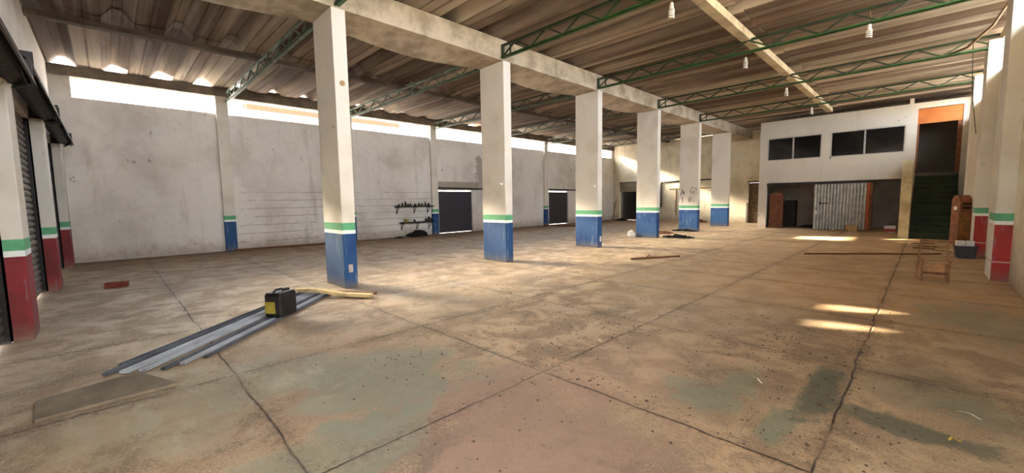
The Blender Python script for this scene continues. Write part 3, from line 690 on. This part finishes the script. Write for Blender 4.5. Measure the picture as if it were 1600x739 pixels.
# broom and tools in the far corner
tag(MB().tube([(-15.5,25.3,.02),(-15.55,25.9,1.5)], .025, 6).build('leaning_pole', M['wood_dark']), 'pole leaning in the far corner beside the half-raised shutter', 'pole')
heap('scrap_heap', -14.8, 25.4, .5, .3, .25, M['black'], 'dark clutter at the foot of the leaning pole in the far corner', 'debris', 9, 9)
heap('scrap_heap', -9.8, 26.0, .5, .2, .22, M['wood_dark'], 'small brown clutter on the floor against the back wall by the fifth column', 'debris', 10, 9)

# wooden chair, low and worn, one long back post still standing
ch = empty('wooden_chair', (.16, 10.15, 0), math.radians(2), 'small worn wooden chair with thin bare back posts, alone on the right of the floor', 'chair')
wm = M['wood_chair']
def leg(x, y, z1, lean=0, yl=0): MB().bar((x, y, 0), (x+lean, y+yl, z1), .03).build('leg', wm, ch, bevel=.003)
leg(-.15, -.17, .36); leg(.17, -.17, .37); leg(.17, .2, .68, 0, .05); leg(-.2, .2, .70, .03, .05)
MB().box((-.15, -.15, .33), (.17, .2, .35)).build('seat', M['wood_pale'], ch, bevel=.004)
MB().bar((-.2,-.19,.36), (.2,-.19,.37), .03).build('front_rail', wm, ch)
MB().bar((-.15,-.17,.05), (.18,-.17,.05), .03).build('stretcher', wm, ch)
MB().bar((-.14,-.17,.15), (.17,-.17,.15), .03, .04).build('stretcher', M['wood_dark'], ch)
MB().prism([(-.09,.17),(.12,.17),(.10,.31),(-.08,.31)], -.175, -.16, 'y').build('front_panel', flat('light_brown_panel', (176,130,88), .7), ch)
for s_ in (-.15, .17): MB().bar((s_,-.17,.345), (s_,.2,.345), .028).build('side_rail', wm, ch)
MB().bar((-.17,.245,.67), (.17,.245,.66), .018).build('back_rail', M['wood_dark'], ch)
# upright brown cabinet with rounded head
cb_ = empty('brown_cabinet', (.76, 18.0, 0), math.radians(32), 'upright brown wooden cabinet with rounded head, between the stairs and right wall', 'cabinet')
pr = [(-.15, 0), (.15, 0), (.15, 1.26)]+[(.15*math.cos(a*PI/8), 1.26+.19*math.sin(a*PI/8)) for a in range(1, 8)]+[(-.15, 1.26)]
MB().prism(pr, -.15, .15, 'x').build('body', M['wood_red'], cb_, bevel=.008)
for z_ in (1.17, 1.05): MB().box((-.08, -.156, z_), (.12, -.15, z_+.06)).build('slot', M['black'], cb_)
MB().box((-.13, -.157, .08), (.13, -.15, .95)).build('door', M['wood_chair'], cb_)
MB().box((-.157, -.06, 1.02), (-.15, .05, 1.12)).build('sticker', M['white'], cb_)
# dark tub with boxes
tb = empty('plastic_tub', (.71, 14.2, 0), math.radians(5), 'dark grey tub on the floor beside the brown cabinet and red pilaster', 'tub')
MB().prism([(-.14,0),(.14,0),(.175,.27),(-.175,.27)], -.17, .17, 'y').build('shell', M['bin'], tb, bevel=.02)
MB().box((-.185,-.19,.25), (.185,.19,.28)).build('rim', M['bin'], tb, bevel=.008)
for (dx, dy, w, r, lab) in [(-.09,-.02,.07,.1,'white carton on the dark tub, left one'), (.07,.02,.07,-.1,'white carton on the dark tub, right one')]:
    o = tag(MB().box((-w,-.07,0), (w,.07,.12)).build('small_carton', M['white'], bevel=.004), lab, 'carton', 'cartons on the dark tub'); o.location = (.71+dx, 14.2+dy, .281); o.rotation_euler = (0,0,r)
r = random.Random(12)
dl = ['pale broken board on top of the scrap by the dark tub', 'brown broken board in the scrap by the dark tub', 'light splintered board nearest the chair in the scrap', 'dark board sticking out left from the scrap pile', 'short pale board at the back of the scrap pile', 'reddish board at the right of the scrap pile, touching the tub', 'thin pale lath lying over the scrap pile', 'brown lath at the far side of the scrap pile']
for i in range(8):
    x_, y_ = r.uniform(-.1, .5), r.uniform(15.4, 16.9); a = r.uniform(0, PI); l = r.uniform(.2, .42)
    d_ = Vector((math.cos(a)*l, math.sin(a)*l*.8, 0)); p_ = Vector((x_, y_, .015+.028*(i//2)))
    tag(MB().bar(p_-d_, p_+d_, r.uniform(.06,.12), .026).build('broken_board', [M['wood_pale'],M['wood_dark'],M['white']][i % 3] if i % 3 != 2 else M['card']), dl[i], 'board', 'scrap boards by the tub')
# under the mezzanine
wc = empty('wooden_cupboard', (-5.12, 23.25, 0), math.radians(8), 'brown wooden cupboard with arched top in the opening left under the mezzanine', 'cupboard')
pr = [(-.28,0),(.28,0),(.28,1.55)]+[(.28*math.cos(a*PI/8), 1.55+.14*math.sin(a*PI/8)) for a in range(1,8)]+[(-.28,1.55)]
MB().prism(pr, -.2, .2, 'y').build('carcass', M['wood_red'], wc, bevel=.006)
MB().box((-.24,-.215,.1), (-.01,-.2,1.5)).build('door', M['wood_dark'], wc, bevel=.004); MB().box((.01,-.215,.1), (.24,-.2,1.5)).build('door', M['wood_dark'], wc, bevel=.004)
fr = empty('black_cabinet', (-4.75, 24.3, 0), 0, 'dark low cabinet in the shade beside the brown cupboard', 'cabinet')
MB().box((-.2,-.2,0), (.25,.25,1.3)).build('carcass', M['black'], fr, bevel=.01); MB().box((-.19,-.215,.05), (.24,-.2,1.25)).build('door', M['steel_dark'], fr, bevel=.004)
heap('rubble', -3.7, 24.2, .6, .3, .12, M['black'], 'dark litter on the floor inside the open bay under the mezzanine', 'debris', 15, 12)
o = tag(MB().box((-.2,-.12,0), (.2,.12,.26)).build('cardboard_box', M['card'], bevel=.004), 'tan cardboard box standing against the corrugated gate', 'box'); o.location = (-2.15, 22.24, 0)
o = tag(MB().box((-.17,-.13,0), (.17,.13,.27)).build('cardboard_box', M['white'], bevel=.004), 'white and red box at the foot of the cement pillar wall', 'box'); o.location = (-.95, 22.2, 0)
MB().box((-.175,-.135,.03), (.175,.135,.15)).build('red_band', M['red'], o)
r = random.Random(21)
for i in range(9):
    x_ = -3.3+i*.33+r.uniform(-.08,.08); s_ = r.uniform(.03, .07)
    bm = bmesh.new(); bmesh.ops.create_icosphere(bm, subdivisions=1, radius=s_)
    for v in bm.verts: v.co *= r.uniform(.75, 1.2); v.co.z *= .7
    me = bpy.data.meshes.new('plaster_lump'); bm.to_mesh(me); bm.free(); me.materials.append(M['wood_pale'])
    o = bpy.data.objects.new('plaster_lump', me); C.objects.link(o); o.location = (x_, 21.98+r.uniform(-.08,.06), s_*.5)
    tag(o, 'small pale lump of plaster at the foot of the corrugated gate', 'rubble', 'plaster lumps along the gate')
# paper scraps
def scrap(x, y, a, l, w, mat, lab):
    pts = [(-l/2,0,.004),(-l/6,.01,.02),(l/6,-.01,.012),(l/2,.005,.005)]
    vs = []
    for p_ in pts: vs += [(p_[0], p_[1]-w/2, p_[2]), (p_[0], p_[1]+w/2, p_[2]+.004)]
    o = MB().add(vs, [(0,2,3,1),(2,4,5,3),(4,6,7,5)]).build('paper_scrap', mat, solid=.001); o.location = (x, y, .001); o.rotation_euler = (0,0,a); tag(o, lab, 'scrap', 'paper scraps on the floor')
scrap(-.89, 3.68, 2.3, .11, .014, M['white'], 'thin white paper strip on the reddish floor, right of centre')
scrap(.28, 4.04, 2.6, .12, .016, M['white'], 'white crumpled paper strip nearest the right edge')
scrap(.2, 3.55, .4, .06, .015, M['yellow'], 'small yellowish leaf scrap at the lower right')
scrap(-2.35, 3.6, .4, .02, .02, M['white'], 'tiny white fleck near the middle floor joint')
# grit
r = random.Random(5); m = MB()
def chip(x, y, s_):
    a = r.uniform(0, 6); p_ = [(x+s_*math.cos(a+t), y+s_*math.sin(a+t)) for t in (0, 2, 4)]
    m.add([(p_[0][0],p_[0][1],0), (p_[1][0],p_[1][1],0), (p_[2][0],p_[2][1],0), (x, y, s_*.7)], [(0,1,3),(1,2,3),(2,0,3)])
for cx, cy, sx, sy, k in [(-3.3,2.0,.5,.4,110), (-2.9,3.7,.5,.5,160), (-1.9,1.9,.4,.5,90), (-1.0,4.3,.35,.7,300), (-1.2,5.2,.3,.4,120), (-2.3,4.6,.8,.6,160), (-5,4.6,.8,.6,120), (-.4,3.2,.4,.4,80), (-.35,5.5,.08,1.3,120), (-1.7,2.75,.6,.06,80)]:
    for _ in range(k): chip(r.gauss(cx, sx), r.gauss(cy, sy), abs(r.gauss(.006, .004))+.002)
tag(m.build('floor_grit', flat('grit', (74,60,48), .9)), 'loose dark grit scattered over the concrete floor', 'grit', None, 'stuff')
